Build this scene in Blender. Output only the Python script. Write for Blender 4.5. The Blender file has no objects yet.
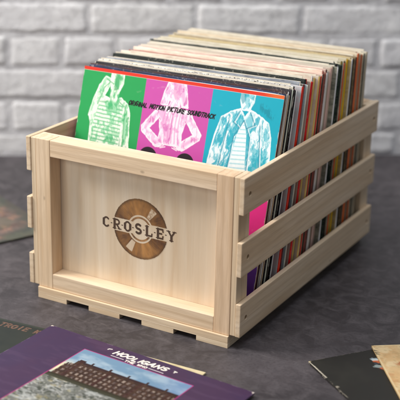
import bpy, bmesh, math, random
import numpy as np
from mathutils import Vector, Matrix

random.seed(7)
S = bpy.context.scene
C = S.collection

# ------------------------------------------------------------------ camera
cam_d = bpy.data.cameras.new("camera")
cam = bpy.data.objects.new("camera", cam_d)
C.objects.link(cam)
S.camera = cam
CX, CY, CZ = 0.9652, -1.2585, 0.7185
YAW, PIT, ROL = -0.5067, 0.3443, 0.0226
fw = Vector((math.sin(YAW) * math.cos(PIT), math.cos(YAW) * math.cos(PIT), -math.sin(PIT)))
rt = Vector((math.cos(YAW), -math.sin(YAW), 0))
up = rt.cross(fw)
r2 = rt * math.cos(ROL) + up * math.sin(ROL)
u2 = -rt * math.sin(ROL) + up * math.cos(ROL)
M = Matrix((r2, u2, -fw)).transposed().to_4x4()
M.translation = (CX, CY, CZ)
cam.matrix_world = M
cam_d.sensor_width = 36
cam_d.lens = 1166.96 / 400 * 36
cam_d.clip_start = 0.05
cam_d.clip_end = 50
cam_d.dof.use_dof = True
cam_d.dof.focus_distance = (Vector((0.17, 0.02, 0.17)) - Vector((CX, CY, CZ))).dot(fw)
cam_d.dof.aperture_fstop = 4.6

# ------------------------------------------------------------------ world and lamps
w = bpy.data.worlds.new("World")
S.world = w
w.use_nodes = True
w.node_tree.nodes["Background"].inputs[0].default_value = (0.86, 0.92, 1.0, 1)
w.node_tree.nodes["Background"].inputs[1].default_value = 0.22


def area(name, loc, target, size, power, col, size_y=None):
    d = bpy.data.lights.new(name, 'AREA')
    d.shape = 'RECTANGLE'
    d.size = size
    d.size_y = size_y or size
    d.energy = power
    d.color = col
    o = bpy.data.objects.new(name, d)
    C.objects.link(o)
    o.location = loc
    o.rotation_euler = (Vector(target) - Vector(loc)).to_track_quat('-Z', 'Y').to_euler()
    return o


area("key_softbox", (-1.15, -0.55, 1.45), (0.15, 0.1, 0.1), 0.7, 41, (1.0, 0.95, 0.89))
area("front_softbox", (-0.5, -2.4, 1.1), (0.1, 0.1, 0.1), 1.3, 25, (1.0, 0.95, 0.89))
area("wall_softbox", (0.35, -0.35, 2.7), (0.0, 0.85, 0.15), 2.0, 40, (0.97, 0.98, 1.0), 0.5)

S.view_settings.view_transform = 'Standard'
S.view_settings.look = 'None'
S.view_settings.exposure = 0.0
S.view_settings.gamma = 1.0


# ------------------------------------------------------------------ helpers
def lin(c):
    if isinstance(c, str):
        c = c.lstrip('#')
        c = [int(c[i:i + 2], 16) / 255 for i in (0, 2, 4)]
    return tuple((v / 12.92 if v <= 0.04045 else ((v + 0.055) / 1.055) ** 2.4) for v in c)


def tag(o, label=None, cat=None, group=None, kind=None):
    if label: o['label'] = label
    if cat: o['category'] = cat
    if group: o['group'] = group
    if kind: o['kind'] = kind
    return o


def empty(name, loc=(0, 0, 0), rz=0.0):
    o = bpy.data.objects.new(name, None)
    o.empty_display_size = 0.05
    C.objects.link(o)
    o.location = loc
    o.rotation_euler = (0, 0, rz)
    return o


def link(name, me, mat, parent=None):
    o = bpy.data.objects.new(name, me)
    C.objects.link(o)
    if parent is not None:
        o.parent = parent
    if mat is not None:
        me.materials.append(mat)
    return o


def bm_box(lo, hi, bevel=0.0, seg=2):
    bm = bmesh.new()
    bmesh.ops.create_cube(bm, size=1)
    for v in bm.verts:
        for k in range(3):
            v.co[k] = (lo[k] + hi[k]) / 2 + v.co[k] * (hi[k] - lo[k])
    if bevel:
        bmesh.ops.bevel(bm, geom=list(bm.edges), offset=bevel, segments=seg, profile=0.5, affect='EDGES')
    return bm


def to_obj(name, bm, mat, parent=None, smooth=False):
    me = bpy.data.meshes.new(name)
    bm.normal_update()
    bm.to_mesh(me)
    bm.free()
    if smooth:
        for p in me.polygons: p.use_smooth = True
    return link(name, me, mat, parent)


class NT:
    def __init__(s, name):
        s.m = bpy.data.materials.new(name)
        s.m.use_nodes = True
        s.t = s.m.node_tree
        s.b = s.t.nodes["Principled BSDF"]
        s.tc = s.t.nodes.new("ShaderNodeTexCoord")

    def n(s, typ, **kw):
        nd = s.t.nodes.new(typ)
        for k, v in kw.items():
            if k in nd.inputs: nd.inputs[k].default_value = v
            else: setattr(nd, k, v)
        return nd

    def l(s, a, b): s.t.links.new(a, b)

    def mapping(s, scale=(1, 1, 1), loc=(0, 0, 0), rot=(0, 0, 0), src='Object'):
        mp = s.n("ShaderNodeMapping")
        mp.inputs['Scale'].default_value = scale
        mp.inputs['Location'].default_value = loc
        mp.inputs['Rotation'].default_value = rot
        s.l(s.tc.outputs[src], mp.inputs[0])
        return mp.outputs[0]

    def noise(s, vec, scale, detail=4, rough=0.55, dist=0.0):
        nd = s.n("ShaderNodeTexNoise", Scale=scale, Detail=detail, Roughness=rough, Distortion=dist)
        s.l(vec, nd.inputs['Vector'])
        return nd.outputs['Fac']

    def ramp(s, fac, stops):
        r = s.n("ShaderNodeValToRGB")
        e = r.color_ramp.elements
        while len(e) < len(stops): e.new(0.5)
        for i, (p, c) in enumerate(stops):
            e[i].position = p
            e[i].color = (*c, 1) if len(c) == 3 else c
        s.l(fac, r.inputs[0])
        return r.outputs[0]

    def mix(s, fac, a, b, mode='MIX'):
        m = s.n("ShaderNodeMix", data_type='RGBA', blend_type=mode)
        for i, v in ((0, fac), (6, a), (7, b)):
            if hasattr(v, 'is_linked') or hasattr(v, 'links'): s.l(v, m.inputs[i])
            elif i == 0: m.inputs[0].default_value = v
            else: m.inputs[i].default_value = (*v, 1)
        return m.outputs[2]

    def bump(s, h, strength, dist=0.001):
        b = s.n("ShaderNodeBump", Strength=strength, Distance=dist)
        s.l(h, b.inputs['Height'])
        s.l(b.outputs[0], s.b.inputs['Normal'])
        return b


def mul(c, k): return tuple(min(1, v * k) for v in c)


PINE_A, PINE_B, PINE_C = lin('#E4CFB3'), lin('#ECDAC2'), lin('#D6BC9C')


def wood(axis, tint=(1, 1, 1), seed=0, contrast=1.0, emblem=False, figure=True):
    """pale unfinished pine, fibres running along the given axis"""
    s = NT("pine_%s_%d" % (axis, seed))
    k = {'x': 0, 'y': 1, 'z': 2}[axis]
    loc = (seed * 1.37, seed * 2.11, seed * 0.73)
    sc = [9.0, 9.0, 9.0]; sc[k] = 0.9
    v = s.mapping(sc, loc)
    broad = s.noise(v, 5.0, 3, 0.5, 0.6)
    sc2 = [90.0, 90.0, 90.0]; sc2[k] = 3.5
    v2 = s.mapping(sc2, loc)
    fine = s.noise(v2, 7.0, 4, 0.65, 0.2)
    sc3 = [20.0, 20.0, 20.0]; sc3[k] = 1.3
    v3 = s.mapping(sc3, loc)
    w_ = s.n("ShaderNodeTexWave", wave_type='BANDS', bands_direction={'x': 'Z', 'y': 'Z', 'z': 'X'}[axis])
    w_.inputs['Scale'].default_value = 1.5
    w_.inputs['Distortion'].default_value = 7.0
    w_.inputs['Detail'].default_value = 2.5
    w_.inputs['Detail Scale'].default_value = 1.1
    s.l(v3, w_.inputs['Vector'])
    a, b, c = [tuple(x * t for x, t in zip(q, tint)) for q in (PINE_A, PINE_B, PINE_C)]
    col = s.ramp(broad, [(0.30, mul(c, 1.02)), (0.5, a), (0.72, b)])
    rings = s.ramp(w_.outputs['Fac'], [(0.0, (0, 0, 0)), (0.7, (0.25,) * 3), (0.95, (1, 1, 1))])
    mm = s.n("ShaderNodeMath", operation='MULTIPLY')
    s.l(rings, mm.inputs[0]); mm.inputs[1].default_value = 0.38 * contrast if figure else 0.08
    col = s.mix(mm.outputs[0], col, mul(c, 0.80))
    fr = s.ramp(fine, [(0.42, (0, 0, 0)), (0.75, (1, 1, 1))])
    m2 = s.n("ShaderNodeMath", operation='MULTIPLY')
    s.l(fr, m2.inputs[0]); m2.inputs[1].default_value = 0.40 * contrast
    col = s.mix(m2.outputs[0], col, mul(c, 0.66))
    # small dark specks and a few pin knots
    vo = s.n("ShaderNodeTexVoronoi", feature='F1')
    sck = [14.0, 14.0, 14.0]; sck[k] = 8.0
    s.l(s.mapping(sck, loc), vo.inputs['Vector'])
    vo.inputs['Scale'].default_value = 1.6
    kn = s.ramp(vo.outputs['Distance'], [(0.02, (1, 1, 1)), (0.06, (0, 0, 0))])
    m3 = s.n("ShaderNodeMath", operation='MULTIPLY')
    s.l(kn, m3.inputs[0]); m3.inputs[1].default_value = 0.5 if figure else 0.12
    col = s.mix(m3.outputs[0], col, mul(c, 0.30))
    if emblem:
        at = s.n("ShaderNodeAttribute", attribute_name='paint')
        col = s.mix(at.outputs['Alpha'], col, at.outputs['Color'])
    s.l(col, s.b.inputs['Base Color'])
    s.b.inputs['Roughness'].default_value = 0.62
    s.b.inputs['Specular IOR Level'].default_value = 0.35
    s.bump(fine, 0.25, 0.0006)
    return s.m


def paint_mat(name, rough=0.35, spec=0.45, wear=0.0, coat=0.0):
    """printed card: colours come from the painted attribute of the sheet"""
    s = NT(name)
    at = s.n("ShaderNodeAttribute", attribute_name='paint')
    col = at.outputs['Color']
    f = s.noise(s.mapping((1, 1, 1)), 120, 4, 0.6)
    g = s.noise(s.mapping((1, 1, 1)), 14, 3, 0.6)
    col = s.mix(0.10, col, s.ramp(f, [(0.3, (0.75,) * 3), (0.7, (1.0,) * 3)]), 'MULTIPLY')
    s.l(col, s.b.inputs['Base Color'])
    r = s.n("ShaderNodeMapRange")
    s.l(g, r.inputs[0]); r.inputs[3].default_value = rough - 0.08; r.inputs[4].default_value = rough + 0.1
    s.l(r.outputs[0], s.b.inputs['Roughness'])
    s.b.inputs['Specular IOR Level'].default_value = spec
    s.b.inputs['Coat Weight'].default_value = coat
    s.b.inputs['Coat Roughness'].default_value = 0.25
    s.bump(g, 0.12, 0.002)
    return s.m


def card(name, c1, c2=None, amount=0.5, scale=60, rough=0.55, wear=0.35, specks=None, stretch=(1, 1, 1), wearcol=None):
    """worn printed card in one or two ink colours"""
    s = NT(name)
    seed = random.uniform(0, 50)
    c1 = lin(c1)
    c2 = lin(c2) if c2 else mul(c1, 0.72)
    v = s.mapping(stretch, (seed, seed * 0.7, seed * 1.3))
    n1 = s.noise(v, scale, 4, 0.6, 0.4)
    col = s.mix(s.ramp(n1, [(0.5 - 0.12, (0, 0, 0)), (0.5 + 0.14, (amount,) * 3)]), c1, c2)
    if specks:
        n2 = s.noise(s.mapping(stretch, (seed * 2, 0, seed)), scale * 3.2, 2, 0.5)
        col = s.mix(s.ramp(n2, [(0.56, (0, 0, 0)), (0.6, (1, 1, 1))]), col, lin(specks))
    n3 = s.noise(s.mapping((1, 1, 1), (seed, 0, 0)), 230, 3, 0.7)
    n4 = s.noise(s.mapping((1, 1, 1), (0, seed, 0)), 45, 3, 0.7)
    mm = s.n("ShaderNodeMath", operation='MULTIPLY')
    s.l(s.ramp(n3, [(0.54, (0, 0, 0)), (0.66, (1, 1, 1))]), mm.inputs[0])
    s.l(s.ramp(n4, [(0.45, (0, 0, 0)), (0.62, (wear,) * 3)]), mm.inputs[1])
    col = s.mix(mm.outputs[0], col, lin(wearcol or '#C9C0B0'))
    s.l(col, s.b.inputs['Base Color'])
    s.b.inputs['Roughness'].default_value = rough
    s.b.inputs['Specular IOR Level'].default_value = 0.35
    s.bump(n4, 0.2, 0.001)
    return s.m


# ------------------------------------------------------------------ small raster kit for printed artwork
def vnoise(X, Y, seed):
    rs = np.random.RandomState(seed)
    G = rs.rand(64, 64)
    xi = np.floor(X).astype(int); yi = np.floor(Y).astype(int)
    fx = X - xi; fy = Y - yi
    fx = fx * fx * (3 - 2 * fx); fy = fy * fy * (3 - 2 * fy)
    g = lambda a, b: G[a % 64, b % 64]
    return (g(xi, yi) * (1 - fx) + g(xi + 1, yi) * fx) * (1 - fy) + (g(xi, yi + 1) * (1 - fx) + g(xi + 1, yi + 1) * fx) * fy


def fbm(X, Y, seed, oct=4):
    r = 0; a = 0.5; t = 0
    for i in range(oct):
        r = r + a * vnoise(X, Y, seed + i); t += a
        X = X * 2.03 + 5; Y = Y * 2.03 + 3; a *= 0.55
    return r / t


def sstep(e0, e1, x):
    t = np.clip((x - e0) / (e1 - e0), 0, 1)
    return t * t * (3 - 2 * t)


def seg_d(X, Y, a, b):
    ax, ay = a; bx, by = b
    dx, dy = bx - ax, by - ay
    L2 = dx * dx + dy * dy + 1e-12
    t = np.clip(((X - ax) * dx + (Y - ay) * dy) / L2, 0, 1)
    return np.hypot(X - ax - t * dx, Y - ay - t * dy), t


def capsule(X, Y, a, b, ra, rb):
    d, t = seg_d(X, Y, a, b)
    return d - (ra + (rb - ra) * t)


def poly_in(X, Y, pts):
    inside = np.zeros(X.shape, bool)
    n = len(pts)
    for i in range(n):
        x1, y1 = pts[i]; x2, y2 = pts[(i + 1) % n]
        if y1 == y2: continue
        c = ((Y < y1) != (Y < y2)) & (X < (x2 - x1) * (Y - y1) / (y2 - y1) + x1)
        inside ^= c
    return inside


def arc(cx, cy, rx, ry, a0, a1, n=10):
    return [(cx + rx * math.cos(math.radians(a0 + (a1 - a0) * i / n)), cy + ry * math.sin(math.radians(a0 + (a1 - a0) * i / n))) for i in range(n + 1)]


GL = {  # stroke letters in a unit box, y up
    'A': [[(0, 0), (.5, 1), (1, 0)], [(.2, .36), (.8, .36)]],
    'C': [arc(.52, .5, .5, .5, 48, 312, 14)],
    'D': [[(.08, 0), (.08, 1)], [(.08, 1)] + arc(.4, .5, .55, .5, 90, -90, 12) + [(.08, 0)]],
    'E': [[(.9, 1), (.08, 1), (.08, 0), (.9, 0)], [(.08, .52), (.7, .52)]],
    'G': [arc(.52, .5, .5, .5, 48, 330, 14) + [(.95, .45), (.6, .45)]],
    'H': [[(.05, 0), (.05, 1)], [(.95, 0), (.95, 1)], [(.05, .5), (.95, .5)]],
    'I': [[(.5, 0), (.5, 1)]],
    'K': [[(.08, 0), (.08, 1)], [(.9, 1), (.12, .45)], [(.35, .6), (.95, 0)]],
    'L': [[(.08, 1), (.08, 0), (.9, 0)]],
    'M': [[(0, 0), (.1, 1), (.5, .3), (.9, 1), (1, 0)]],
    'N': [[(.05, 0), (.05, 1), (.95, 0), (.95, 1)]],
    'O': [arc(.5, .5, .48, .5, 0, 360, 18)],
    'P': [[(.08, 0), (.08, 1)] + arc(.5, .73, .4, .27, 90, -90, 8) + [(.08, .46)]],
    'R': [[(.08, 0), (.08, 1)] + arc(.5, .73, .4, .27, 90, -90, 8) + [(.08, .46)], [(.45, .46), (.95, 0)]],
    'S': [arc(.5, .75, .4, .25, 40, 270, 9) + arc(.5, .25, .42, .25, 90, -140, 9)],
    'T': [[(0, 1), (1, 1)], [(.5, 0), (.5, 1)]],
    'U': [[(.06, 1), (.06, .4)] + arc(.5, .38, .44, .38, 180, 360, 8) + [(.94, 1)]],
    'W': [[(0, 1), (.25, 0), (.5, .8), (.75, 0), (1, 1)]],
    'Y': [[(0, 1), (.5, .45), (1, 1)], [(.5, .45), (.5, 0)]],
}


def text_d(X, Y, txt, x0, y0, adv, wd, ht, slant=0.0, jitter=0.0, widths=None, seed=3):
    """signed-free distance to the strokes of a line of letters; Y grows downward, y0 = baseline"""
    rs = random.Random(seed)
    D = np.full(X.shape, 1e3)
    x = x0
    for i, ch in enumerate(txt):
        if ch != ' ':
            cw = wd * ((widths or {}).get(ch, 1.0))
            jy = rs.uniform(-jitter, jitter); js = 1 + rs.uniform(-jitter, jitter) / max(ht, 1e-6) * 0.8
            box = (X > x - ht * .5) & (X < x + cw + ht * .7) & (Y > y0 - ht * 1.6) & (Y < y0 + ht * .6)
            if box.any():
                xs, ys = X[box], Y[box]
                d0 = D[box]
                for st in GL[ch]:
                    for p, q_ in zip(st[:-1], st[1:]):
                        a = (x + p[0] * cw + p[1] * ht * slant, y0 + jy - p[1] * ht * js)
                        b = (x + q_[0] * cw + q_[1] * ht * slant, y0 + jy - q_[1] * ht * js)
                        d, _ = seg_d(xs, ys, a, b)
                        d0 = np.minimum(d0, d)
                D[box] = d0
            x += adv * ((widths or {}).get(ch, 1.0))
        else:
            x += adv * 0.8
    return D


class Art:
    def __init__(s, wmm, hmm, step, u0=0.0, v0=0.0):
        s.nx = int(round(wmm / step)); s.ny = int(round(hmm / step))
        s.u = np.linspace(u0, u0 + wmm, s.nx + 1); s.v = np.linspace(v0, v0 + hmm, s.ny + 1)
        s.X, s.Y = np.meshgrid(s.u, s.v)
        s.c = np.zeros(s.X.shape + (4,)); s.c[..., 3] = 1
        s.st = step

    def fill(s, m, col, a=1.0):
        m = np.clip(np.asarray(m, float) * a, 0, 1)[..., None]
        c = np.array(lin(col) if isinstance(col, str) or len(np.shape(col)) <= 1 else col)
        s.c[..., :3] = s.c[..., :3] * (1 - m) + c * m

    def sheet(s, name, mat, parent, O, ex, ey, alpha_cut=False):
        """O + u*ex + v*ey, units of metres on the basis vectors"""
        X, Y = s.X.ravel() / 1000, s.Y.ravel() / 1000
        O = np.array(O); ex = np.array(ex); ey = np.array(ey)
        co = (O + X[:, None] * ex + Y[:, None] * ey).astype(np.float32)
        nx, ny = s.nx + 1, s.ny + 1
        idx = np.arange(nx * ny).reshape(ny, nx)
        f = np.stack([idx[:-1, :-1], idx[1:, :-1], idx[1:, 1:], idx[:-1, 1:]], -1).reshape(-1, 4)
        if alpha_cut:
            al = s.c[..., 3].ravel()
            f = f[(al[f] > 0.01).any(1)]
            used = np.unique(f); remap = -np.ones(nx * ny, int); remap[used] = np.arange(len(used))
            co = co[used]; f = remap[f]; cols = s.c.reshape(-1, 4)[used]
        else:
            cols = s.c.reshape(-1, 4)
        me = bpy.data.meshes.new(name)
        me.vertices.add(len(co)); me.vertices.foreach_set('co', co.ravel())
        me.loops.add(f.size); me.loops.foreach_set('vertex_index', f.ravel().astype(np.int32))
        me.polygons.add(len(f)); me.polygons.foreach_set('loop_start', (np.arange(len(f)) * 4).astype(np.int32))
        me.update(calc_edges=True)
        at = me.color_attributes.new('paint', 'FLOAT_COLOR', 'POINT')
        at.data.foreach_set('color', cols.astype(np.float32).ravel())
        return link(name, me, mat, parent)


# ------------------------------------------------------------------ the setting: table top and brick wall
def table():
    s = NT("dark_slate")
    v = s.mapping((1, 1, 1))
    a = s.noise(v, 4.0, 5, 0.62, 0.5)
    b = s.noise(v, 38, 5, 0.65, 0.8)
    c = s.noise(v, 260, 3, 0.6)
    col = s.ramp(a, [(0.32, lin('#2B282B')), (0.5, lin('#3A3639')), (0.66, lin('#4C474A'))])
    col = s.mix(s.ramp(b, [(0.42, (0, 0, 0)), (0.66, (0.65,) * 3)]), col, lin('#5A5558'))
    col = s.mix(s.ramp(c, [(0.35, (0.35,) * 3), (0.5, (0, 0, 0))]), col, lin('#302C2E'))
    d = s.noise(s.mapping((1, 5, 1), (3, 1, 0), (0, 0, 0.9)), 16, 4, 0.7, 1.2)
    col = s.mix(s.ramp(d, [(0.58, (0, 0, 0)), (0.74, (0.25,) * 3)]), col, lin('#7C7576'))
    s.l(col, s.b.inputs['Base Color'])
    du = s.noise(v, 900, 2, 0.5)
    col = s.mix(s.ramp(du, [(0.70, (0, 0, 0)), (0.78, (0.35,) * 3)]), col, lin('#9A9496'))
    s.l(col, s.b.inputs['Base Color'])
    r = s.n("ShaderNodeMapRange"); s.l(b, r.inputs[0])
    r.inputs[3].default_value = 0.42; r.inputs[4].default_value = 0.62
    s.l(r.outputs[0], s.b.inputs['Roughness'])
    s.b.inputs['Specular IOR Level'].default_value = 0.4
    s.bump(b, 0.35, 0.0012)
    bm = bmesh.new()
    # front boundary generous, back boundary runs under the wall
    for p in ((-2.2, -2.2, 0), (2.6, -2.2, 0), (2.6, 2.6, 0), (-2.2, 2.6, 0)):
        bm.verts.new(p)
    bm.faces.new(bm.verts)
    o = to_obj("table_surface", bm, s.m)
    tag(o, kind='structure')


table()

WALL_A = Vector((-0.4755, 0.503, 0)); WALL_D = Vector((0.83096, 0.55634, 0)); WALL_N = Vector((0.55634, -0.83096, 0))  # normal faces camera


def brick_wall():
    s = NT("grey_painted_brick")
    v = s.mapping((1, 1, 1))
    a = s.noise(v, 9, 4, 0.6, 0.3)
    b = s.noise(v, 70, 5, 0.7, 0.2)
    col = s.ramp(a, [(0.3, lin('#CDCDD0')), (0.55, lin('#DADADC')), (0.75, lin('#E4E4E5'))])
    col = s.mix(s.ramp(b, [(0.50, (0, 0, 0)), (0.74, (0.7,) * 3)]), col, lin('#A8A7AA'))
    sm = s.noise(s.mapping((1, 1, 2), (5, 0, 2)), 16, 5, 0.7, 0.6)
    col = s.mix(s.ramp(sm, [(0.50, (0, 0, 0)), (0.70, (0.55,) * 3)]), col, lin('#B0AFB2'))
    at = s.n("ShaderNodeAttribute", attribute_name='tone')
    col = s.mix(1.0, col, at.outputs['Color'], 'MULTIPLY')
    s.l(col, s.b.inputs['Base Color'])
    s.b.inputs['Roughness'].default_value = 0.7
    col2 = s.noise(v, 22, 4, 0.65, 0.8)
    s.bump(s.mix(0.5, b, col2), 0.8, 0.005)
    bm = bmesh.new()
    tone = bm.verts.layers.float_color.new('tone')
    rs = random.Random(11)

    def add(lo, hi, bev, t, jit=0.0):
        """rough rounded brick face: a fine grid whose rim wanders and falls back into the joint"""
        nxx = max(6, int((hi[0] - lo[0]) / 0.006)); nzz = max(4, int((hi[2] - lo[2]) / 0.0052))
        if not bev: nxx = nzz = 1
        sd = rs.random() * 100
        tx, tz = rs.uniform(-.006, .006), rs.uniform(-.012, .016)
        from mathutils import noise as mn
        g = []
        for iz in range(nzz + 1):
            row = []
            for ix in range(nxx + 1):
                fx, fz = ix / nxx, iz / nzz
                x = lo[0] + (hi[0] - lo[0]) * fx; z = lo[2] + (hi[2] - lo[2]) * fz
                y = lo[1]
                if bev:
                    d = min(x - lo[0], hi[0] - x, z - lo[2], hi[2] - z)
                    x += 0.0036 * mn.noise((x * 40, z * 40, sd)); z += 0.0030 * mn.noise((x * 40, z * 40, sd + 9))
                    q = max(0.0, 1 - d / 0.0048)
                    y += bev * 0.34 * q * q * q + (x - lo[0]) * tx + (z - lo[2]) * tz + 0.0012 * mn.noise((x * 30, z * 55, sd + 20))
                    if d < 1e-6: y = 0.0040
                nv = bm.verts.new((x, y, z)); nv[tone] = (*t, 1)
                row.append(nv)
            g.append(row)
        for iz in range(nzz):
            for ix in range(nxx):
                f = bm.faces.new((g[iz][ix], g[iz][ix + 1], g[iz + 1][ix + 1], g[iz + 1][ix])); f.smooth = True
    # local: x along wall, y away from camera, z up
    mort = (0.86, 0.86, 0.87)
    add((-1.2, 0.0020, -0.01), (2.6, 0.10, 0.98), 0, mort)
    rows = [-0.016 + 0.0657 * i for i in range(-1, 15)]
    for i, z0 in enumerate(rows):
        z1 = z0 + 0.0657
        # header course contains z = 0.18-0.247
        header = (i % 2 == 0)
        L = 0.105 if header else 0.21
        ph = 0.0234 + (0.0 if header else -0.0525)
        x = ph - L * 12
        while x < 2.6:
            if x > -1.2:
                g = 0.0026
                k = rs.uniform(0.96, 1.03); k2 = k * rs.uniform(0.99, 1.01)
                dz = rs.uniform(-.001, .001)
                zz0 = max(z0 + g + dz, 0.0005)
                if z1 - g > zz0 + 0.004:
                    add((x + g + rs.uniform(-.001, .001), rs.uniform(-0.0015, 0.0015), zz0),
                        (x + L - g, 0.012, z1 - g + dz), 0.0030, (k, k, k2), 0.0011)
            x += L
    back = bm_box((-1.2, 0.0026, -0.01), (2.6, 0.10, 0.98))
    off = {}
    for vv in back.verts:
        nv = bm.verts.new(vv.co); nv[tone] = (*mort, 1); off[vv] = nv
    for f in back.faces: bm.faces.new([off[x] for x in f.verts])
    back.free()
    o = to_obj("brick_wall", bm, s.m)
    o.matrix_world = Matrix((WALL_D, -WALL_N, Vector((0, 0, 1)))).transposed().to_4x4() @ Matrix.Identity(4)
    o.matrix_world.translation = WALL_A
    o.location = WALL_A
    tag(o, "grey painted brick wall with recessed mortar joints, standing behind the table", "brick wall")


brick_wall()

# ------------------------------------------------------------------ the wooden crate
W, L, H = 0.316, 0.4651, 0.2435
SW = 0.0245          # stile and rail width
PX = 0.0085          # how far the box corners stand out past the front frame
ST = 0.0073          # side slat thickness
CO = Vector((W / 2, L / 2, 0))
crate = empty("record_crate", CO)
tag(crate, "pale pine slatted record crate holding a full row of album sleeves", "crate")


def cbox(name, lo, hi, mat, parent=crate, bevel=0.0009):
    bm = bm_box([a - b for a, b in zip(lo, CO)], [a - b for a, b in zip(hi, CO)], bevel)
    return to_obj(name, bm, mat, parent)


seed = 0


def nx():
    global seed
    seed += 1
    return seed


Z0 = 0.0172
WARM = (1.0, 0.945, 0.885)
# bottom: one plywood board on four runners
cbox("base_board", (0.0003, -0.0030, 0.0072), (W - 0.0003, L + 0.0030, Z0), wood('x', (1.0, 0.99, 0.97), nx()), bevel=0.0005)
for x0, x1 in ((0.0003, 0.051), (0.0896, 0.1423), (0.179, 0.231), (0.267, W - 0.0003)):
    cbox("base_slat", (x0, -0.0030, 0.0), (x1, L + 0.003, 0.0071), wood('x', (1, 0.99, 0.96), nx()), bevel=0.0003)


def end_unit(y0, sgn):
    """frame in front (outer side), thin panel behind, two corner posts"""
    def ys(a, b):
        p, q = y0 + sgn * a, y0 + sgn * b
        return min(p, q), max(p, q)
    a, b = ys(0.0, 0.0248)
    for x0, x1, t in ((0.0, SW, WARM), (W - SW, W, (0.98, 0.88, 0.80))):
        cbox("stile", (x0, a, Z0 + .0002), (x1, b, H), wood('z', t, nx()))
    a2, b2 = ys(0.0003, 0.0248)
    cbox("top_rail", (SW + .0001, a2, H - SW), (W - SW - .0001, b2, H - .0002), wood('x', (1.02, 0.97, 0.92), nx()))
    cbox("bottom_rail", (SW + .0001, a2, Z0 + .0003), (W - SW - .0001, b2, 0.0405), wood('x', (1.0, 0.96, 0.92), nx()))
    a3, b3 = ys(0.0250, 0.0310)
    pn = cbox("panel", (-0.0001, a3, Z0 + .0002), (W + .0001, b3, H - .0004), wood('z', (0.98, 1.0, 1.02), 999, 0.22, figure=False), bevel=0.0005)
    a4, b4 = ys(0.0006, 0.0318)
    for x0, x1 in ((-PX, -0.0002), (W + 0.0002, W + PX)):
        cbox("corner_post", (x0, a4, Z0 + .0015), (x1, b4, H - .0003), wood('z', (1.0, 0.985, 0.95), nx()))
    return pn


front_panel = end_unit(0.0, 1)
end_unit(L, -1)

# screws sit in drilled holes near both ends of every side slat
steel = NT("dull_brass")
steel.b.inputs['Base Color'].default_value = (*lin('#9A8258'), 1)
steel.b.inputs['Metallic'].default_value = 0.8
steel.b.inputs['Roughness'].default_value = 0.5


def side_slat(side, z0, z1, dy0, dy1, dx):
    xi = (W + PX + 0.0002) if side > 0 else (-PX - 0.0002)
    xo = xi + side * (ST + dx)
    lo = (min(xi, xo), -0.0008 + dy0, z0); hi = (max(xi, xo), L + 0.0008 + dy1, z1)
    o = cbox("side_slat", lo, hi, wood('y', (0.965, 0.945, 0.92), nx(), 0.85), bevel=0.0010)
    zc = (z0 + z1) / 2
    # boards nailed on by hand are never quite parallel
    tl = random.uniform(-0.0022, 0.0022)
    for v in o.data.vertices: v.co.z += tl * v.co.y
    cutters = []
    spots = [(0.0160, zc + 0.0005), (L - 0.016, zc - 0.001)]
    for yc, zz in spots:
        cb = bmesh.new()
        mt = Matrix.Translation(Vector((xo, yc, zz)) - CO) @ Matrix.Rotation(math.pi / 2, 4, 'Y')
        bmesh.ops.create_cone(cb, cap_ends=True, segments=24, radius1=0.0036, radius2=0.0036, depth=0.0056, matrix=mt)
        co_ = to_obj("cutter", cb, None, crate)
        md = o.modifiers.new("hole", 'BOOLEAN'); md.object = co_; md.operation = 'DIFFERENCE'; md.solver = 'EXACT'
        cutters.append(co_)
    bpy.context.view_layer.update()
    dg = bpy.context.evaluated_depsgraph_get()
    me = bpy.data.meshes.new_from_object(o.evaluated_get(dg))
    o.modifiers.clear()
    o.data = me
    for c_ in cutters: bpy.data.objects.remove(c_)
    for yc, zz in spots:
        sb = bmesh.new()
        mt = Matrix.Translation(Vector((xo - side * 0.0021, yc, zz)) - CO) @ Matrix.Rotation(side * math.pi / 2, 4, 'Y')
        bmesh.ops.create_cone(sb, cap_ends=True, segments=24, radius1=0.0035, radius2=0.0026, depth=0.0010, matrix=mt)
        # cross slot
        for ang in (0.4, 0.4 + math.pi / 2):
            m2 = Matrix.Translation(Vector((xo - side * 0.00158, yc, zz)) - CO) @ Matrix.Rotation(ang, 4, 'X') @ Matrix.Diagonal((0.0002, 0.0004, 0.0030, 1))
            bmesh.ops.create_cube(sb, size=1, matrix=m2)
        to_obj("screw", sb, steel.m, o)
    return o


for side in (1, -1):
    side_slat(side, 0.0186, 0.0665, 0.0002, -0.0004, 0.0002)
    side_slat(side, 0.1060, 0.1545, -0.0016, 0.0003, 0.0001)
    side_slat(side, 0.1930, 0.2436, 0.0000, 0.0006, 0.0)


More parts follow.
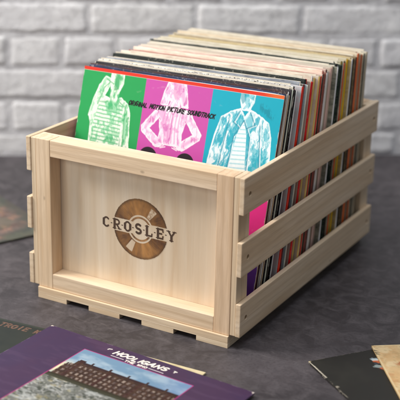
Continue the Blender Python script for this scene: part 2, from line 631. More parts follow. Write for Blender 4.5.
# ------------------------------------------------------------------ burned emblem on the front panel
def emblem():
    A = Art(140, 92, 0.25, -70, -46)
    X, Y = A.X, A.Y
    R = 44.0
    r = np.hypot(X, Y * 0.985)
    th = np.arctan2(-Y, X)
    edge = fbm(X * .5, Y * .5, 5) - .5
    disc = 1 - sstep(R - 0.5, R + 0.5, r + edge * 0.9)
    label = 1 - sstep(20.0, 20.9, r)
    band = 1 - sstep(9.2, 10.0, np.abs(Y + 0.2) + edge * .5)
    m = disc * (1 - label) * (1 - band)
    # wedge-shaped highlights lower left and upper right
    for a0, a1 in ((-128, -111), (47, 62)):
        t = np.degrees(th)
        wmask = sstep(a0 - 1, a0 + .6, t) * (1 - sstep(a1 - .6, a1 + 1, t)) * sstep(21, 23, r) * (1 - sstep(37.5, 39, r))
        if a0 > 0:
            spk = sstep(.46, .56, fbm(X * .42, Y * .42, 91))
            wmask = wmask * (0.45 + 0.55 * spk)
        m = m * (1 - wmask * 0.92)
    # inner thin ring inside the label
    ring = (1 - sstep(1.1, 1.7, np.abs(r - 16.6))) * sstep(8.6, 9.2, np.abs(Y + .2))
    m = np.maximum(m, ring * 0.95)
    # letters
    wd, adv, ht = 9.6, 17.5, 13.4
    x0 = -61.5
    D = np.full(X.shape, 99.0)
    for i, ch in enumerate("CROSLEY"):
        cx = x0 + i * adv * 1.02
        jit = text_d(X, Y, ch, cx, 6.7, 1, wd, ht)
        d = jit - (1.75 if ch == 'S' else 1.4)
        # heavy stems
        stems = {'C': [(.06, .22, .78)], 'R': [(.1, 0, 1)], 'O': [(.05, .25, .75), (.95, .25, .75)], 'S': [], 'L': [(.1, 0, 1)], 'E': [(.1, 0, 1)], 'Y': [(.5, 0, .45)]}[ch]
        for sx, a, b in stems:
            q1 = (cx + sx * wd, 6.7 - a * ht); q2 = (cx + sx * wd, 6.7 - b * ht)
            dd, _ = seg_d(X, Y, q1, q2)
            d = np.minimum(d, dd - 2.0)
        serifs = {'R': [(.1, 0), (.1, 1), (.97, 0)], 'L': [(.1, 0), (.1, 1)], 'E': [(.1, 0), (.1, 1)], 'Y': [(0, 1), (1, 1), (.5, 0)], 'C': [], 'O': [], 'S': []}[ch]
        for sx, sy in serifs:
            q1 = (cx + sx * wd - 2.7, 6.7 - sy * ht); q2 = (cx + sx * wd + 2.5, 6.7 - sy * ht)
            dd, _ = seg_d(X, Y, q1, q2)
            d = np.minimum(d, dd - 0.8)
        if ch in 'LE':
            for sy in ((0,) if ch == 'L' else (0, 1)):
                dd, _ = seg_d(X, Y, (cx + .9 * wd, 6.7 - sy * ht), (cx + .95 * wd, 6.7 - (.25 if sy == 0 else .75) * ht))
                d = np.minimum(d, dd - 1.2)
        D = np.minimum(D, d)
        if i < 6:
            dd, _ = seg_d(X, Y, (cx + wd + 3.4, 0), (cx + wd + 4.7, 0))
            D = np.minimum(D, dd - 0.75)
    dd, _ = seg_d(X, Y, (x0 + 7 * adv * 1.02 - 3.0, 0), (x0 + 7 * adv * 1.02 - 1.8, 0))
    tx = 1 - sstep(-0.3, 0.3, D + edge * .15)
    # burn colours
    n = fbm(X * .07, Y * .07, 21); g = fbm(X * .03, Y * .9, 33)
    rim = sstep(39.5, 43, r)
    g2 = fbm(th * 5 + 20, r * .04, 133); g3 = fbm(X * .5, Y * .02, 233)
    br = np.clip(0.34 + .8 * (n - .5) + 1.3 * (g2 - .5) + .35 * (g3 - .5), 0, 1)
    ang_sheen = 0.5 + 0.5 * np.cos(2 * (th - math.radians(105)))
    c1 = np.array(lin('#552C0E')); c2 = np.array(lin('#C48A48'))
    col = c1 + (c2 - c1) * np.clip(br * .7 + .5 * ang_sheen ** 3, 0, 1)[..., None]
    col = col * (1 - rim[..., None] * .5)
    grooves = 0.80 + 0.20 * sstep(-.2, .4, np.sin(r * 3.4))
    col = col * grooves[..., None]
    dark = np.array(lin('#35190C'))
    A.c[..., :3] = col * (1 - tx[..., None]) + dark * (0.8 + .5 * n[..., None]) * tx[..., None]
    al = np.maximum(m * (0.90 + .08 * g3), tx * 0.93)
    A.c[..., 3] = al
    cen = Vector((0.1590, 0.0249, 0.1305)) - CO
    # sheet stands 0.1 mm proud of the panel, which faces -y
    o = A.sheet("burned_emblem", wood('z', (0.98, 1.0, 1.02), 999, 0.22, True, False), front_panel,
                cen, (1, 0, 0), (0, 0, -1), True)
    o['label'] = "burned disc emblem with slab lettering across it"
    return o


emblem()

# ------------------------------------------------------------------ the row of sleeves in the crate
# (thickness mm, spine colour, top colour, second top colour, how many, words for the label)
SEQ = [
    (3, '5a2420', 'd8402c', 'c83424', 1, 'dark red', None),
    (3.5, 'ece6d8', '4a68a0', 'c0cad4', 1, 'blue and white', None),
    (3.5, 'c4bcb0', '1c2648', '2c3c68', 1, 'navy', None),
    (3, 'd2ccc0', '18161a', '5a1c20', 1, 'white-spined black', None),
    (3.4, 'c8b8a0', 'cfc6c6', '8c6c88', 1, 'pale lilac', 'w'),
    (3.4, 'a8aca4', '1a181c', '3a3440', 1, 'silver-spined black', None),
    (4.5, '1a1818', 'e4dfd0', '6a6250', 2, 'cream with dark printed specks', 'k'),
    (3, 'e0dacb', '16181a', '2a2426', 1, 'jet black with a white spine', None),
    (4, '201e1e', 'd4dadb', 'b0a8a4', 1, 'pale speckled black-spined', 'k'),
    (6, 'c8341c', 'b4cdd8', 'd2b4b4', 2, 'orange-red spined', None),
    (3, 'ece6d8', '8a8e98', 'b8c0c8', 1, 'snow-white spined', None),
    (3.5, 'cfc4ae', 'd8cfc0', 'c0b4a4', 1, 'ivory', None),
    (3.5, '8c1c20', 'c8bcb0', '8c8078', 1, 'cherry-spined', None),
    (3, 'd8cfc0', '9fb6c0', '8ca4b0', 1, 'steel blue', None),
    (3, '201c1c', '121a18', '1a2622', 1, 'dark green-black', 'g'),
    (7.5, 'd0141e', 'e0d2bc', 'c8b49c', 2, 'bright crimson', None),
    (3, 'eee6d4', 'cabca8', '948070', 1, 'eggshell', None),
    (4.6, 'd8b478', 'd8c6b0', 'bca48c', 2, 'tan', None),
    (3, '241c1a', '8c7668', 'c8b8a4', 1, 'espresso', None),
    (3, 'e0d4bc', 'cfb8a4', 'c0a894', 1, 'buttermilk', None),
    (3, 'b0402c', 'c8b4a0', 'a89484', 1, 'terracotta', None),
    (3.2, '2a241c', 'a04030', '903c30', 1, 'brick-red topped', None),
    (3.2, '3a3226', 'd0b09c', 'b08a78', 1, 'dark olive', None),
    (4.2, '7a4a44', 'd8c4b0', 'c49a88', 2, 'mauve brown', None),
    (3, 'ece2d2', '94685c', 'a87868', 1, 'pearl-spined russet', None),
    (3.4, '4a2024', 'c8a494', 'b08c80', 1, 'maroon', None),
    (5, 'dcc0b8', 'd8c8b4', 'c4ac98', 3, 'pinkish white', None),
    (3, '2c2a30', 'b8a898', '8c8074', 1, 'charcoal', None),
    (3, 'c0aca0', 'd2c4b0', 'a8b098', 1, 'pale taupe', None),
    (3, 'e8e4da', '6a6c60', 'c0bca8', 1, 'milk-white', None),
    (4, '1c141a', '141e1a', '24302a', 2, 'black-plum', 'g'),
    (3, 'd4ccb4', 'dcd4be', 'c8c0a8', 1, 'chalk white', None),
    (3, '181616', '28362e', '4a5a48', 1, 'narrow black green-flecked', None),
    (4, '8a7c34', 'd8d0b0', 'c0b896', 2, 'olive', None),
    (3, '9c3424', 'c8bc9c', '8c8468', 1, 'brick red spined', None),
    (3, '4a2e22', 'd8ceb2', 'c8bc98', 1, 'cocoa brown', None),
    (6, 'e0ac1c', 'd8cca8', 'c8b88c', 2, 'mustard yellow', None),
    (3, 'ece4d0', 'a89468', 'd0c4a0', 1, 'parchment', None),
    (3.2, '2c241c', 'b0a078', 'bca880', 1, 'dark-spined straw-topped', None),
    (4, 'cfc8ba', 'd4c4a0', 'c0ac84', 2, 'grey-cream', None),
    (3, '1e1a1a', '7c6c50', 'b0a080', 1, 'ebony-spined', None),
    (4, '4a241c', 'd0be9c', 'c0ac88', 1, 'oxblood brown', None),
    (3, 'd8ccb0', 'dcd0ac', 'b8a880', 1, 'sand', None),
    (5.5, 'ac5c2c', 'd4c09c', 'b89e7c', 3, 'rust brown', None),
    (3, 'e4dac4', '94845e', 'c8b890', 1, 'vanilla', None),
    (3, '221e1c', 'd8cca8', 'b4a888', 1, 'near-black', None),
    (3.2, '8a8c7e', 'e6e0ce', 'd4ccb4', 2, 'grey-green', None),
]
items = []
for th_, sp, tp, tp2, n_, words, flag in SEQ:
    for j in range(n_):
        items.append((th_ * random.uniform(.85, 1.15), sp, tp, tp2, words, n_, j, flag))
T_FRONT = 4.0
total = T_FRONT + sum(i[0] for i in items)


def pose(s):
    """left-top y, left-bottom y and yaw of the sleeve whose front face starts at fraction s"""
    yaw = 0.066 - 0.030 * s
    yt = 0.1215 + 0.298 * s
    yb = 0.0345 + 0.368 * s
    return yt, yb, yaw


HS = 0.3145


def frame_at(s, x0, h=HS):
    yt, yb, yaw = pose(s)
    ex = Vector((math.cos(yaw), math.sin(yaw), 0))
    lean = math.asin((yt - yb) / h)
    fb = Vector((-math.sin(yaw), math.cos(yaw), 0))       # horizontal, away from the viewer
    upv = fb * math.sin(lean) + Vector((0, 0, 1)) * math.cos(lean)
    nb = fb * math.cos(lean) - Vector((0, 0, 1)) * math.sin(lean)   # thickness direction, backwards
    roll = 0.0125 * max(0.0, 1 - s * 5)
    ex, upv = ex * math.cos(roll) - upv * math.sin(roll), upv * math.cos(roll) + ex * math.sin(roll)
    O = Vector((x0, yb, Z0 + 0.0006 + abs(math.sin(lean)) * 0.0045 + 0.315 * math.sin(roll)))   # bottom front-left corner
    return O, ex, upv, nb


def sleeve_mesh(name, wdt, hgt, th, mat, parent, rag=0.0006, seed=0):
    """local: x along width, y thickness (backwards), z up; worn, very slightly wavy card"""
    rs = random.Random(seed)
    bm = bm_box((0, 0, 0), (wdt, th, hgt))
    vert_e = [e for e in bm.edges if abs(e.verts[0].co.x - e.verts[1].co.x) > 0.1]
    bmesh.ops.subdivide_edges(bm, edges=vert_e, cuts=22)
    bev = [e for e in bm.edges if (e.verts[0].co - e.verts[1].co).length > 1e-6 and
           ((e.verts[0].co.z > hgt - 1e-5 and e.verts[1].co.z > hgt - 1e-5 and (abs(e.verts[0].co.y - e.verts[1].co.y) < 1e-6)) or
            (abs(e.verts[0].co.x - e.verts[1].co.x) < 1e-6 and e.verts[0].co.x in (0, wdt) and abs(e.verts[0].co.z - e.verts[1].co.z) > 0.1) or
            (abs(e.verts[0].co.x - wdt) < 1e-6 and abs(e.verts[1].co.x - wdt) < 1e-6))]
    bmesh.ops.bevel(bm, geom=bev, offset=min(0.0012, th * 0.33), segments=2, profile=0.6, affect='EDGES')
    f1, f2, p1, p2 = rs.uniform(15, 40), rs.uniform(60, 160), rs.uniform(0, 6), rs.uniform(0, 6)
    a1, a2 = rs.uniform(0, rag), rs.uniform(0, rag * .6)
    tilt = rs.uniform(-0.0015, 0.0015)
    for v in bm.verts:
        k = max(0.0, (v.co.z / hgt - .8) / .2)
        v.co.z += k * (a1 * math.sin(f1 * v.co.x + p1) + a2 * math.sin(f2 * v.co.x + p2) + tilt * (v.co.x / wdt - .5))
        # soft corners at the top
        for cx in (0, wdt):
            d = abs(v.co.x - cx)
            if d < 0.004 and v.co.z > hgt - 0.004: v.co.z -= 0.0007
    return to_obj(name, bm, mat, parent, False)


GROUP = "record sleeves standing in the crate"
cum = T_FRONT
prev = 'green, pink and turquoise soundtrack'
rng = random.Random(5)
names = [it[4] for it in items]
ORD = ['front', 'middle', 'rear']
for k, (th_, sp, tp, tp2, words, n_, j, flag) in enumerate(items):
    s0 = cum / total
    x0 = 0.0042 + rng.uniform(-0.0045, 0.0042)
    wdt = 0.3140 + rng.uniform(-0.0015, 0.0015)
    hgt = 0.3125 + rng.uniform(-0.0036, 0.0036)
    if words == 'dark red': x0, wdt, hgt = 0.0036, 0.3142, 0.3112
    if words == 'blue and white': hgt = 0.3108
    if flag == 'g' : hgt = 0.3162
    O, ex, upv, nb = frame_at(s0, x0)
    pitch = 0.286 * th_ / total
    yt, yb, yaw = pose(s0)
    th = pitch * math.cos(math.asin((yt - yb) / HS)) * rng.uniform(.80, .90)
    jit = rng.uniform(-.20, .13)
    def shade(hexs):
        return '%02x%02x%02x' % tuple(int(min(255, max(0, int(hexs[q:q + 2], 16) * (1 + jit) * 1.0))) for q in (0, 2, 4))
    tr, tg, tb_ = (int(tp[q:q + 2], 16) for q in (0, 2, 4))
    if tr + tg + tb_ > 480: tp = '%02x%02x%02x' % (int(tr * .6 + 214 * .4), int(tg * .6 + 207 * .4), int(tb_ * .55 + 196 * .45))
    tops = card("sleeve_print", shade(tp), tp2, 0.55 if flag is None else 0.85, 45 if flag is None else 90, 0.5, 0.4,
                specks=('2a2622' if flag == 'k' else ('e0dcd4' if flag == 'w' else None)), stretch=(1, 3, 3), wearcol='#E2DACA')
    sp_ = shade(sp)
    lum = sum(int(sp_[q:q + 2], 16) for q in (0, 2, 4))
    mx = [int(sp_[q:q + 2], 16) for q in (0, 2, 4)]; av = lum / 3
    sp_ = '%02x%02x%02x' % tuple(int(max(0, min(255, av + (c_ - av) * 1.3))) for c_ in mx)
    if lum > 200: sp_ = '%02x%02x%02x' % tuple(min(250, int(int(sp_[q:q + 2], 16) * 1.28)) for q in (0, 2, 4))
    if n_ > 1 and j == 1 and th_ < 4.4 and rng.random() < .45: sp_ = rng.choice(['d8d0c0', '1c1a1a', 'c2b294', '2c2422'])
    spn = card("spine_print", sp_, None, 0.22, 30, 0.45, 0.28,
               specks=('c9c3b6' if flag == 'k' else None), stretch=(3, 1, .35))
    t = bpy.data.objects.new("record_sleeve", None)
    t.empty_display_size = 0.03
    C.objects.link(t)
    mt = Matrix((ex, nb, upv)).transposed().to_4x4(); mt.translation = O
    t.matrix_world = mt
    cv = sleeve_mesh("cover", wdt - 0.0008, hgt, th, tops, t, seed=k * 3 + 1)
    cv.data.materials.append(spn)
    for p in cv.data.polygons:
        if p.normal.x > 0.3: p.material_index = 1
    sb = bm_box((wdt - 0.0007, th * 0.03, 0.0005), (wdt, th * 0.97, hgt - 0.0013), min(0.0003, th * .1), 1)
    to_obj("spine", sb, spn, t)
    if rng.random() < 0.38 and k > 3:      # paper liner just showing at the top of some sleeves
        lb = bm_box((0.004, th * .38, hgt - 0.02), (wdt - 0.006, th * .62, hgt + 0.0012 + rng.uniform(0, .0012)), 0.0002, 1)
        to_obj("paper_liner", lb, card("liner_paper", 'd9d2c2', 'b9ad98', 0.5, 70), t)
    nxt = None
    for q in names[k + 1:]:
        if q != words: nxt = q; break
    prv = None
    for q in reversed(names[:k]):
        if q != words: prv = q; break
    pos = '' if n_ == 1 else (ORD[0] if j == 0 else (ORD[2] if j == n_ - 1 else ORD[1])) + ' of the '
    cnt = '' if n_ == 1 else {2: 'two ', 3: 'three '}[n_]
    base = (pos + cnt + words + (' sleeve' if n_ == 1 else ' sleeves'))
    if prv is None: lab = base + " right behind the tricolour soundtrack sleeve in the crate"
    elif nxt is None: lab = base + " at the very back of the crate"
    else: lab = base + " behind the %s one" % prv
    tag(t, lab, "record sleeve", GROUP)
    cum += th_


# ------------------------------------------------------------------ artwork of the front sleeve
def body(X, Y, parts):
    D = np.full(X.shape, 1e3)
    for a, b, ra, rb in parts:
        D = np.minimum(D, capsule(X, Y, a, b, ra, rb))
    return D


def soundtrack_art():
    A = Art(315, 314, 0.55)
    X, Y = A.X, A.Y
    A.fill(np.ones(X.shape), '#219C52')
    A.fill(sstep(103.2, 103.9, X), '#C44FA4')
    A.fill(sstep(208.6, 209.3, X), '#08A6BC')
    A.fill(sstep(113, 113.6, Y), '#E23389')
    A.fill(sstep(205, 205.6, Y), '#55307F')
    up_ = Y < 113.2
    wn = fbm(X * .05, Y * .05, 3) * 14 - 7
    streak = fbm((X + wn) * .16, Y * .035, 8)
    fine = fbm(X * .35, Y * .12, 15)
    soft = fbm(X * .10, Y * .07, 61); cloth = fbm((X + wn) * .28, Y * .10, 71)
    white = '#E9F2EA'

    def pd(pts):
        d = np.full(X.shape, 1e3)
        for i in range(len(pts)):
            dd, _ = seg_d(X, Y, pts[i - 1], pts[i]); d = np.minimum(d, dd)
        return np.where(poly_in(X, Y, pts), -d, d) - 1.2

    def stroke(a, b, w_, col, al, clip=1.0):
        d, _ = seg_d(X + wn * .05, Y, a, b)
        A.fill((1 - sstep(w_ * .5, w_ * .5 + .8, d)) * clip, col, al)

    def figure(polys, clip, pale, mid, deep):
        D = np.full(X.shape, 1e3)
        for p_ in polys: D = np.minimum(D, pd(p_))
        m = (1 - sstep(-.7, .7, D + (fine - .5) * 1.6)) * clip
        A.fill(m, pale, 0.93)
        A.fill(m * sstep(.46, .54, soft) * (1 - sstep(-6, -2, D)), mid, 0.75)
        A.fill(m * sstep(.53, .60, cloth), mid, 0.6)
        A.fill(m * sstep(.60, .66, .5 * soft + .5 * cloth), deep, 0.6)
        A.fill(m * sstep(-2.2, -.4, D), '#FAFBF6', 0.6)
        return m, D

    # figure one: striped sleeveless shirt, hand raised to the head
    clip = (X < 102.6) * up_ * (Y > 4)
    torso = [(30, 46), (38, 39), (48, 42), (58, 42), (67, 39), (78, 46), (84, 58), (89, 112), (77, 112), (74, 78), (72, 112), (24, 112), (23, 80), (19, 70)]
    m, D = figure([torso, [(18, 70), (22, 48), (30, 24), (38, 11), (46, 13), (45, 24), (38, 40), (30, 50)],
                   [(47, 3), (67, 3), (67, 18), (62, 30), (60, 42), (50, 42), (50, 28), (47, 18)]], clip, '#E9F4E4', '#6FC58E', '#2FA45F')
    shirt = (1 - sstep(-2.2, -1, pd([(32, 50), (44, 46), (50, 58), (60, 58), (66, 46), (73, 50), (73, 112), (26, 112), (26, 80)]))) * clip
    A.fill(shirt * sstep(.1, .5, np.sin(Y * 1.15 + .03 * X + 2.2 * np.sin(X * .06 + wn * .1))), '#55B47C', 0.72)
    A.fill((1 - sstep(-1, 2, pd([(49, 30), (61, 30), (64, 44), (58, 56), (51, 56), (46, 44)]))) * clip * sstep(.35, .6, cloth), '#43B070', 0.8)
    A.fill((1 - sstep(-1, 1, pd([(55, 3), (59, 3), (60, 26), (55, 28)]))) * clip, '#2C9F5B', 0.8)
    for a, b in (((30, 52), (38, 26)), ((38, 26), (46, 18)), ((76, 52), (80, 110)), ((33, 48), (46, 46)), ((66, 45), (74, 50)), ((40, 14), (52, 20))):
        stroke(a, b, 1.0, '#2C9F5B', .6, clip)
    # figure two: long hair, hands on hips
    clip = (X > 104.4) * (X < 208.2) * up_ * (Y > 4)
    hair = [(141, 3), (166, 3), (170, 18), (174, 37), (165, 37), (161, 27), (158, 34), (148, 34), (145, 27), (142, 37), (132, 37), (136, 18)]
    torso = [(147, 33), (160, 33), (162, 40), (177, 43), (181, 51), (173, 60), (170, 76), (172, 93), (135, 93), (137, 76), (134, 60), (126, 51), (130, 43), (145, 40)]
    la = [(127, 45), (133, 55), (117, 74), (137, 88), (140, 96), (132, 98), (108, 79), (107, 72)]
    ra = [(2 * 153.5 - x, y) for x, y in la]
    m, D = figure([hair, torso, la, ra], clip, '#F6E8F0', '#DE9CCB', '#C44FA4')
    bl = (1 - sstep(-2, -1, pd([(136, 46), (171, 46), (168, 62), (167, 76), (169, 91), (138, 91), (140, 76), (138, 62)]))) * clip
    A.fill(bl * sstep(.1, .6, np.sin((X - 153.5) * (1.5 - .004 * Y) + 1.2 * np.sin(Y * .12))), '#D48ABF', 0.6)
    A.fill((1 - sstep(-1, 1.5, pd([(150, 3), (158, 3), (158, 20), (154, 27), (150, 20)]))) * clip, '#D070B0', 0.55)
    for k_ in range(4):
        stroke((130 + k_ * 3.4, 97 + k_ * .7), (139 + k_ * 3.0, 93 + k_ * 1.2), .7, '#F6E8F0', .8, clip)
        stroke((177 - k_ * 3.4, 97 + k_ * .7), (168 - k_ * 3.0, 93 + k_ * 1.2), .7, '#F6E8F0', .8, clip)
    for a, b in (((146, 38), (153, 50)), ((161, 38), (153, 50)), ((153, 50), (153, 91)), ((133, 57), (127, 66)), ((174, 57), (181, 66))):
        stroke(a, b, .8, '#C44FA4', .6, clip)
    # figure three: open jacket over a striped shirt
    clip = (X > 209.6) * up_ * (Y > 4)
    jk = [(240, 33), (254, 27), (262, 38), (270, 27), (284, 33), (298, 41), (304, 60), (309, 112), (216, 112), (221, 70), (228, 42)]
    m, D = figure([jk, [(253, 3), (273, 3), (272, 15), (267, 27), (257, 27), (253, 15)]], clip, '#E8F6F6', '#35B8C9', '#0498AE')
    fold = sstep(.50, .58, fbm((X + wn * 1.3) * .22 + Y * .05, Y * .045, 88))
    A.fill((1 - sstep(-3, -1, pd(jk))) * fold * clip, '#12A9BD', 0.85)
    sh = (1 - sstep(-1, 0, pd([(262, 44), (268, 62), (273, 112), (249, 112), (255, 62)]))) * clip
    A.fill(sh, '#EDF8F6', 0.92)
    A.fill(sh * sstep(.3, .7, np.sin(Y * 1.05 + .1 * X)), '#74CAD5', 0.55)
    for a, b in (((262, 42), (250, 66)), ((250, 66), (247, 112)), ((262, 42), (274, 64)), ((274, 64), (276, 112)), ((240, 40), (233, 112)), ((286, 42), (295, 112)),
                 ((254, 30), (247, 46)), ((247, 46), (256, 52)), ((270, 30), (279, 46)), ((279, 46), (268, 52))):
        stroke((a[0] + 1.5, a[1]), (b[0] + 1.5, b[1]), 1.6, '#F4FBFB', .6, clip * sstep(.3, .5, cloth))
        stroke(a, b, 1.1, '#0489A0', .7, clip * sstep(.35, .5, soft + .1))
    A.fill((1 - sstep(-1, 1, pd([(253, 3), (258, 3), (259, 14), (256, 18), (253, 12)]))) * clip, '#0795AA', 0.7)
    A.fill(clip * (1 - sstep(-3, 3, capsule(X, Y, (286, 20), (300, 30), 5, 5))) * sstep(.5, .6, fine), '#0D6F80', 0.5)

    # dark rounded title letters that start near the crate rail
    for cx_ in (123, 182):
        A.fill((1 - sstep(14.0, 14.8, np.hypot(X - cx_, (Y - 115) * 1.0))) * (Y < 130), '#231A22')
    # lettering
    D = text_d(X, Y, "ORIGINAL MOTION PICTURE SOUNDTRACK", 80.5, 45.8, 4.36, 3.3, 5.8, slant=0.28, jitter=0.45, widths={'I': .5, 'M': 1.15})
    A.fill(1 - sstep(0.72, 1.08, D), '#121016')
    # printed red top band with a pale hairline below
    A.fill(Y < 4.4, '#D9331F')
    A.fill((Y < 4.4) * sstep(280, 305, X), '#E2702C', 0.8)
    A.fill((Y > 4.4) * (Y < 5.1), '#E8E2DA', 0.5)
    # rubbed edges and ring wear
    e = np.minimum(np.minimum(X, 315 - X), np.minimum(Y + 2, 314 - Y))
    wear = (1 - sstep(0, 1.3, e)) * sstep(.48, .70, fbm(X * .11, Y * .11, 55))
    A.fill(wear, '#E6E0D6', 0.6)
    ring = (1 - sstep(0, 2.5, np.abs(np.hypot(X - 157, Y - 157) - 146))) * sstep(.5, .7, fbm(X * .12, Y * .12, 77))
    A.fill(ring, '#E6E0D6', 0.10)
    return A


O, ex, upv, nb = frame_at(0.0, 0.0038)
front = bpy.data.objects.new("record_sleeve", None)
C.objects.link(front)
mt = Matrix((ex, nb, upv)).transposed().to_4x4(); mt.translation = O
front.matrix_world = mt
tag(front, "green, pink and turquoise three-panel soundtrack sleeve at the front of the crate", "record sleeve", GROUP)
FH = 0.3130
sleeve_mesh("cover", 0.3150, FH, 0.0031, card("cover_card", 'd8d2c6', 'b8b0a2', 0.5, 50), front, rag=0.0, seed=4)
art = soundtrack_art()
art.sheet("cover_art", paint_mat("printed_gloss_front", 0.5, 0.25), front, (0.0, -0.00025, FH - 0.0004), (1, 0, 0), (0, 0, -1))


# ------------------------------------------------------------------ sleeves lying on the table
def flat_sleeve(label, origin, ang, z0, th, wd, hd, art, card_mat, art_mat, warp=0.0, v_off=0.0):
    """origin = back-left corner; u runs along ang, v runs toward the viewer"""
    t = empty("record_sleeve", (origin[0], origin[1], z0), ang)
    tag(t, label, "record sleeve", "record sleeves lying on the table")
    bm = bm_box((0, -hd, 0), (wd, 0, th), min(0.0008, th * .3), 2)
    to_obj("cover", bm, card_mat, t)
    if art is not None:
        art.sheet("cover_art", art_mat, t, (0, 0, th + 0.00012), (1, 0, 0), (0, -1, 0))
    return t


def purple_art():
    A = Art(326, 326, 0.62)
    X, Y = A.X, A.Y
    n = fbm(X * .02, Y * .02, 4)
    A.fill(np.ones(X.shape), '#422D4A')
    A.fill(sstep(.35, .7, n), '#3C2F4E', 0.6)
    A.fill(sstep(.5, .7, fbm(X * .03, Y * .12, 9)), '#57425E', 0.25)
    # picture
    x0, x1, y0, y1 = 82.0, 254.0, 30.5, 214.0
    m = (X > x0) & (X < x1) & (Y > y0) & (Y < y1)
    br = (X > x0 - 1.3) & (X < x1 + 1.3) & (Y > y0 - 1.3) & (Y < y1 + 1.3)
    A.fill(br, '#B0307A', 0.85)
    sky = np.array(lin('#6FA3CE'))
    A.fill(m, '#6C8CA6')
    A.fill(m * sstep(.40, .7, fbm(X * .03, Y * .06, 31)), '#9EB2C0', 0.8)
    A.fill(m * sstep(200, 250, X), '#6A84B0', 0.4)
    A.fill(m * (1 - sstep(3, 22, np.hypot((X - 88), (Y - 88) * .8))), '#E8D9A8', 0.85)
    # brick mill block with towers
    roof = 60.5 - 1.6 * ((X % 29) < 3.2) * 3 + 10 * (X < 96) + 6 * (X < 91) - 3.5 * ((X > 97) & (X < 107))
    bld = m & (Y > roof) & (Y < 108) & (X > 86)
    A.fill(bld, '#35241F')
    A.fill(bld * sstep(.45, .6, fbm(X * .25, Y * .25, 6)), '#49342A', 0.8)
    A.fill(bld & (Y < roof + 5), '#2C1C24', 0.8)
    wx = ((X - 90) % 7.6); wy = ((Y - 68) % 9.4)
    win = bld & (wx > 2.0) & (wx < 5.6) & (wy > 1.8) & (wy < 7.2) & (Y > 68) & (Y < 104)
    lit = fbm(np.floor((X - 90) / 7.6) * 3.7, np.floor((Y - 68) / 9.4) * 2.9, 12, 1)
    A.fill(win, '#A8988C', 0.7)
    A.fill(win * sstep(.3, .62, fbm(X * .33, Y * .28, 312)), '#35242A', 0.85)
    for cx_ in (102, 150, 200, 244):
        A.fill(bld & (np.abs(X - cx_) < 2.0), '#3A1F1E', 0.9)
    # bank and rocky water
    bank = m & (Y > 104 + 3 * (fbm(X * .08, Y * 0, 3) - .5))
    A.fill(bank, '#2E2C20')
    A.fill(m & (Y > 108), '#38392C')
    A.fill(m & (Y > 113), '#6A6C68')
    wav = fbm(X * .09 + Y * .03, Y * .22, 44); roc = fbm(X * .16, Y * .20, 66)
    wm = m & (Y > 113)
    A.fill(wm * sstep(.5, .62, roc), '#3A4038', 0.9)
    A.fill(wm * sstep(.52, .66, wav), '#A2A5A2', 0.85)
    A.fill(wm * sstep(.60, .70, fbm(X * .3, Y * .4, 71)), '#C0C0BA', 0.6)
    A.fill(wm * sstep(.55, .7, fbm(X * .05, Y * .05, 81)), '#62655A', 0.4)
    A.fill(wm * sstep(.60, .70, fbm(X * .11, Y * .17, 91)), '#A0966E', 0.5)
    # title
    D = text_d(X, Y, "HOOLIGANS", 119.5, 19.4, 10.3, 7.8, 8.6, slant=0.35, jitter=0.9, widths={'I': .5, 'L': .86}, seed=8)
    A.fill(1 - sstep(1.0, 1.5, D), '#EDE6DC')
    D = text_d(X, Y, "THE WHO", 144.5, 27.2, 5.3, 3.9, 3.9, slant=0.1, jitter=0.2, seed=2)
    A.fill(1 - sstep(.55, .95, D), '#E2D8D2')
    for a, b in (((121, 24.4), (141, 24.6)), ((182, 24.8), (205, 25.4))):
        d, _ = seg_d(X, Y, a, b); A.fill(1 - sstep(.45, .8, d), '#D8CCD2')
    for a, b in (((107.5, 11.0), (111.5, 9.8)), ((107.8, 10.8), (107.3, 13)), ((214, 12.4), (218, 13.0)), ((216, 12.6), (215.4, 16))):
        d, _ = seg_d(X, Y, a, b); A.fill(1 - sstep(.7, 1.1, d), '#E6DFD8')
    # worn white corners and edges
    for cx_, cy_ in ((0, 0), (326, 0)):
        A.fill(1 - sstep(2.2, 4.2, np.hypot(X - cx_, Y - cy_) + 3 * (fbm(X * .4, Y * .4, 3) - .5)), '#CFC4B8')
    e = np.minimum(np.minimum(X, 326 - X), Y)
    A.fill((1 - sstep(.2, 1.0, e)) * sstep(.58, .70, fbm(X * .08, Y * .08, 28)), '#8A7C8C', 0.6)
    return A


flat_sleeve("purple album sleeve with a picture of a brick mill beside rocky water", (0.0815, -0.0797), -0.0663, 0.0033, 0.0030,
            0.326, 0.326, purple_art(), card('purple_card', '4a3355', '5b4a60', 0.5, 60, wear=0.6), paint_mat("printed_purple", 0.5, 0.25))


def green_art():
    A = Art(315, 315, 0.9)
    X, Y = A.X, A.Y
    A.fill(np.ones(X.shape), '#262C27')
    A.fill(sstep(.4, .7, fbm(X * .03, Y * .03, 3)), '#1C2422', 0.7)
    A.fill((Y < 4), '#363C34', 0.6)
    D = text_d(X, Y, "TROIE KI", 207, 19.5, 9.6, 6.9, 10.0, slant=0.12, jitter=0.3)
    A.fill((1 - sstep(1.0, 1.7, D)) * (0.55 + .45 * sstep(.4, .55, fbm(X * .5, Y * .5, 5))), '#7C5A4A', 0.8)
    return A


flat_sleeve("dark green sleeve with brown lettering, half covered by the purple sleeve", (0.12 - .315 * math.cos(.09), -0.0838 - .315 * math.sin(.09)), 0.09, 0.0004, 0.0026,
            0.315, 0.315, green_art(), card('green_card', '474a3e', '5a5a4a', 0.5, 60, wear=0.5), paint_mat("printed_green", 0.5, 0.35))

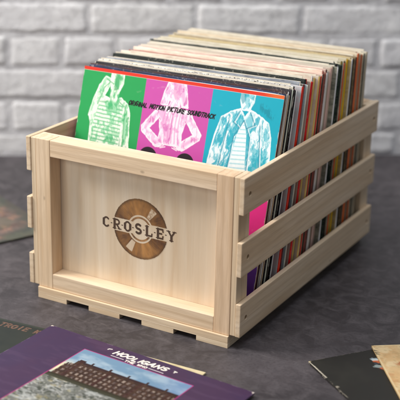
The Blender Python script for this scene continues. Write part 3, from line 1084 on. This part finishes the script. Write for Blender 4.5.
# cream inner sleeve peeking from beneath the purple one
ci = empty("inner_sleeve", (0.3262, -0.0808, 0.0004), 0.030)
tag(ci, "cream paper inner sleeve peeking out behind the purple sleeve", "inner sleeve")
bm = bm_box((-0.22, -0.15, 0), (0, 0, 0.0022), 0.0004, 1)
for v in bm.verts:
    if v.co.x > -0.01: v.co.x += 0.35 * (v.co.y) * 0.1
to_obj("paper", bm, card('cream_paper', 'd4c6a0', 'b8a878', 0.6, 50, wear=0.2), ci)


def black_art():
    A = Art(315, 315, 0.9)
    X, Y = A.X, A.Y
    A.fill(np.ones(X.shape), '#23221F')
    A.fill(sstep(.45, .7, fbm(X * .02, Y * .02, 3)), '#2B2A25', 0.8)
    # small winged badge, abstract
    n = fbm(X * .25, Y * .25, 14)
    for a, b, ra, rb, col in (((84, 26), (96, 34), 4, 9, '#9FB0B8'), ((84, 30), (106, 30), 2.5, 3, '#6F8C9C'), ((84, 31), (94, 44), 3.5, 5, '#C0653C'),
                              ((78, 44), (98, 58), 4, 5.5, '#8E9A98'), ((81, 51), (90, 62), 3, 5, '#B8623E'), ((80, 37), (98, 45), 1.8, 2.4, '#3A4650')):
        A.fill((1 - sstep(-.8, .8, capsule(X, Y, a, b, ra, rb) + (n - .5) * 5)), col, 0.9)
    A.fill((1 - sstep(-.6, .6, capsule(X, Y, (82, 27), (100, 32), 1.5, 1.5))), '#D8DCD8', 0.8)
    # frayed spine edge
    fr = fbm(Y * .16, X * .3, 19)
    A.fill((1 - sstep(0.9, 2.2, X + 1.8 * (fr - .5))) * (Y < 48), '#CFC6B4', 0.9)
    A.fill((1 - sstep(0.2, 1.5, X)) * sstep(.5, .64, fr), '#A59C8C', 0.9)
    A.fill((1 - sstep(1.5, 4.5, np.hypot(X, Y))), '#C8B890', 0.9)
    A.fill((1 - sstep(1.0, 3.2, np.hypot(X - 2, Y - 74))), '#A59C8C', 0.8)
    A.fill((1 - sstep(.1, .9, Y)) * sstep(.5, .6, fbm(X * .3, Y, 6)), '#8A8274', 0.5)
    return A


ab = 0.9174
ex_ = Vector((math.cos(ab), math.sin(ab))); ey_ = Vector((-ex_.y, ex_.x))
Ob = Vector((.4234, .0187)) + ex_ * -.0010 + ey_ * -.0050
flat_sleeve("matt black sleeve with a frayed spine and small winged badge, partly under the tan sleeve", Ob, ab, 0.0003, 0.0030,
            0.315, 0.315, black_art(), card('black_card', '1e1d1b', '35322c', 0.5, 60, wear=0.9), paint_mat("printed_black", 0.5, 0.35))


def tan_art():
    A = Art(315, 315, 0.9)
    X, Y = A.X, A.Y
    A.fill(np.ones(X.shape), '#CFAF80')
    A.fill(sstep(.45, .65, fbm(X * .035, Y * .035, 3)), '#C39A68', 0.7)
    A.fill(sstep(.50, .66, fbm(X * .07, Y * .07, 23)), '#D9C298', 0.8)
    A.fill(sstep(.56, .68, fbm(X * .06, Y * .06, 43)), '#B48258', 0.5)
    A.fill((1 - sstep(0, 9, capsule(X, Y, (26, 52), (60, 70), 3, 8))) * sstep(.4, .5, fbm(X * .14, Y * .14, 9)), '#A2532F', 0.75)
    A.fill(sstep(.58, .66, fbm(X * .2, Y * .2, 63)), '#A08C62', 0.3)
    A.fill((1 - sstep(1.2, 2.6, np.minimum(X, Y))), '#DCC79C', 0.8)
    A.fill((1 - sstep(1.5, 4.0, np.hypot(X, Y))), '#8A7048', 0.8)
    # dark notches printed along the left edge
    for vy in (14, 19.5, 24):
        A.fill(1 - sstep(-.5, .5, capsule(X, Y, (0, vy), (5, vy + 3), 1.5, .4)), '#2A2418', 0.9)
    return A


at_ = 0.6288
ex_ = Vector((math.cos(at_), math.sin(at_))); ey_ = Vector((-ex_.y, ex_.x))
Ot = Vector((.4784, .1075)) + ex_ * -.0030 + ey_ * -.0117
flat_sleeve("mottled tan and rust sleeve lying on top of the black sleeve", Ot, at_, 0.0036, 0.0030,
            0.315, 0.315, tan_art(), card('tan_card', 'c8aa7c', 'a88858', 0.5, 60, wear=0.3), paint_mat("printed_tan", 0.5, 0.35))


def mottled_art():
    A = Art(315, 315, 1.2)
    X, Y = A.X, A.Y
    U = 315 - X
    A.fill(np.ones(X.shape), '#47433C')
    A.fill(sstep(.40, .6, fbm(X * .03, Y * .03, 7)), '#3E4640', 0.6)
    mid = 1 - sstep(.8, 1.25, np.hypot((X - 205) / 95, (Y - 150) / 118) + .5 * (fbm(X * .03, Y * .03, 4) - .5))
    A.fill(mid, '#74605A', 0.9)
    A.fill(mid * sstep(.48, .62, fbm(X * .05, Y * .05, 17)), '#4E3C34', 0.8)
    A.fill(mid * sstep(.55, .7, fbm(X * .08, Y * .08, 27)), '#94705C', 0.8)
    A.fill(sstep(.56, .68, fbm(X * .04, Y * .04, 37)), '#585A4A', 0.5)
    return A


am = -0.43
exm = Vector((math.cos(am), math.sin(am)))
corner = Vector((-0.134, 0.2225))
Om = corner - exm * 0.315
flat_sleeve("sage green and salmon mottled sleeve lying behind the left side of the crate", Om, am, 0.0003, 0.0032,
            0.315, 0.315, mottled_art(), card('sage_card', '3a3c38', '4a4c46', 0.5, 60), paint_mat("printed_sage", 0.45, 0.4))
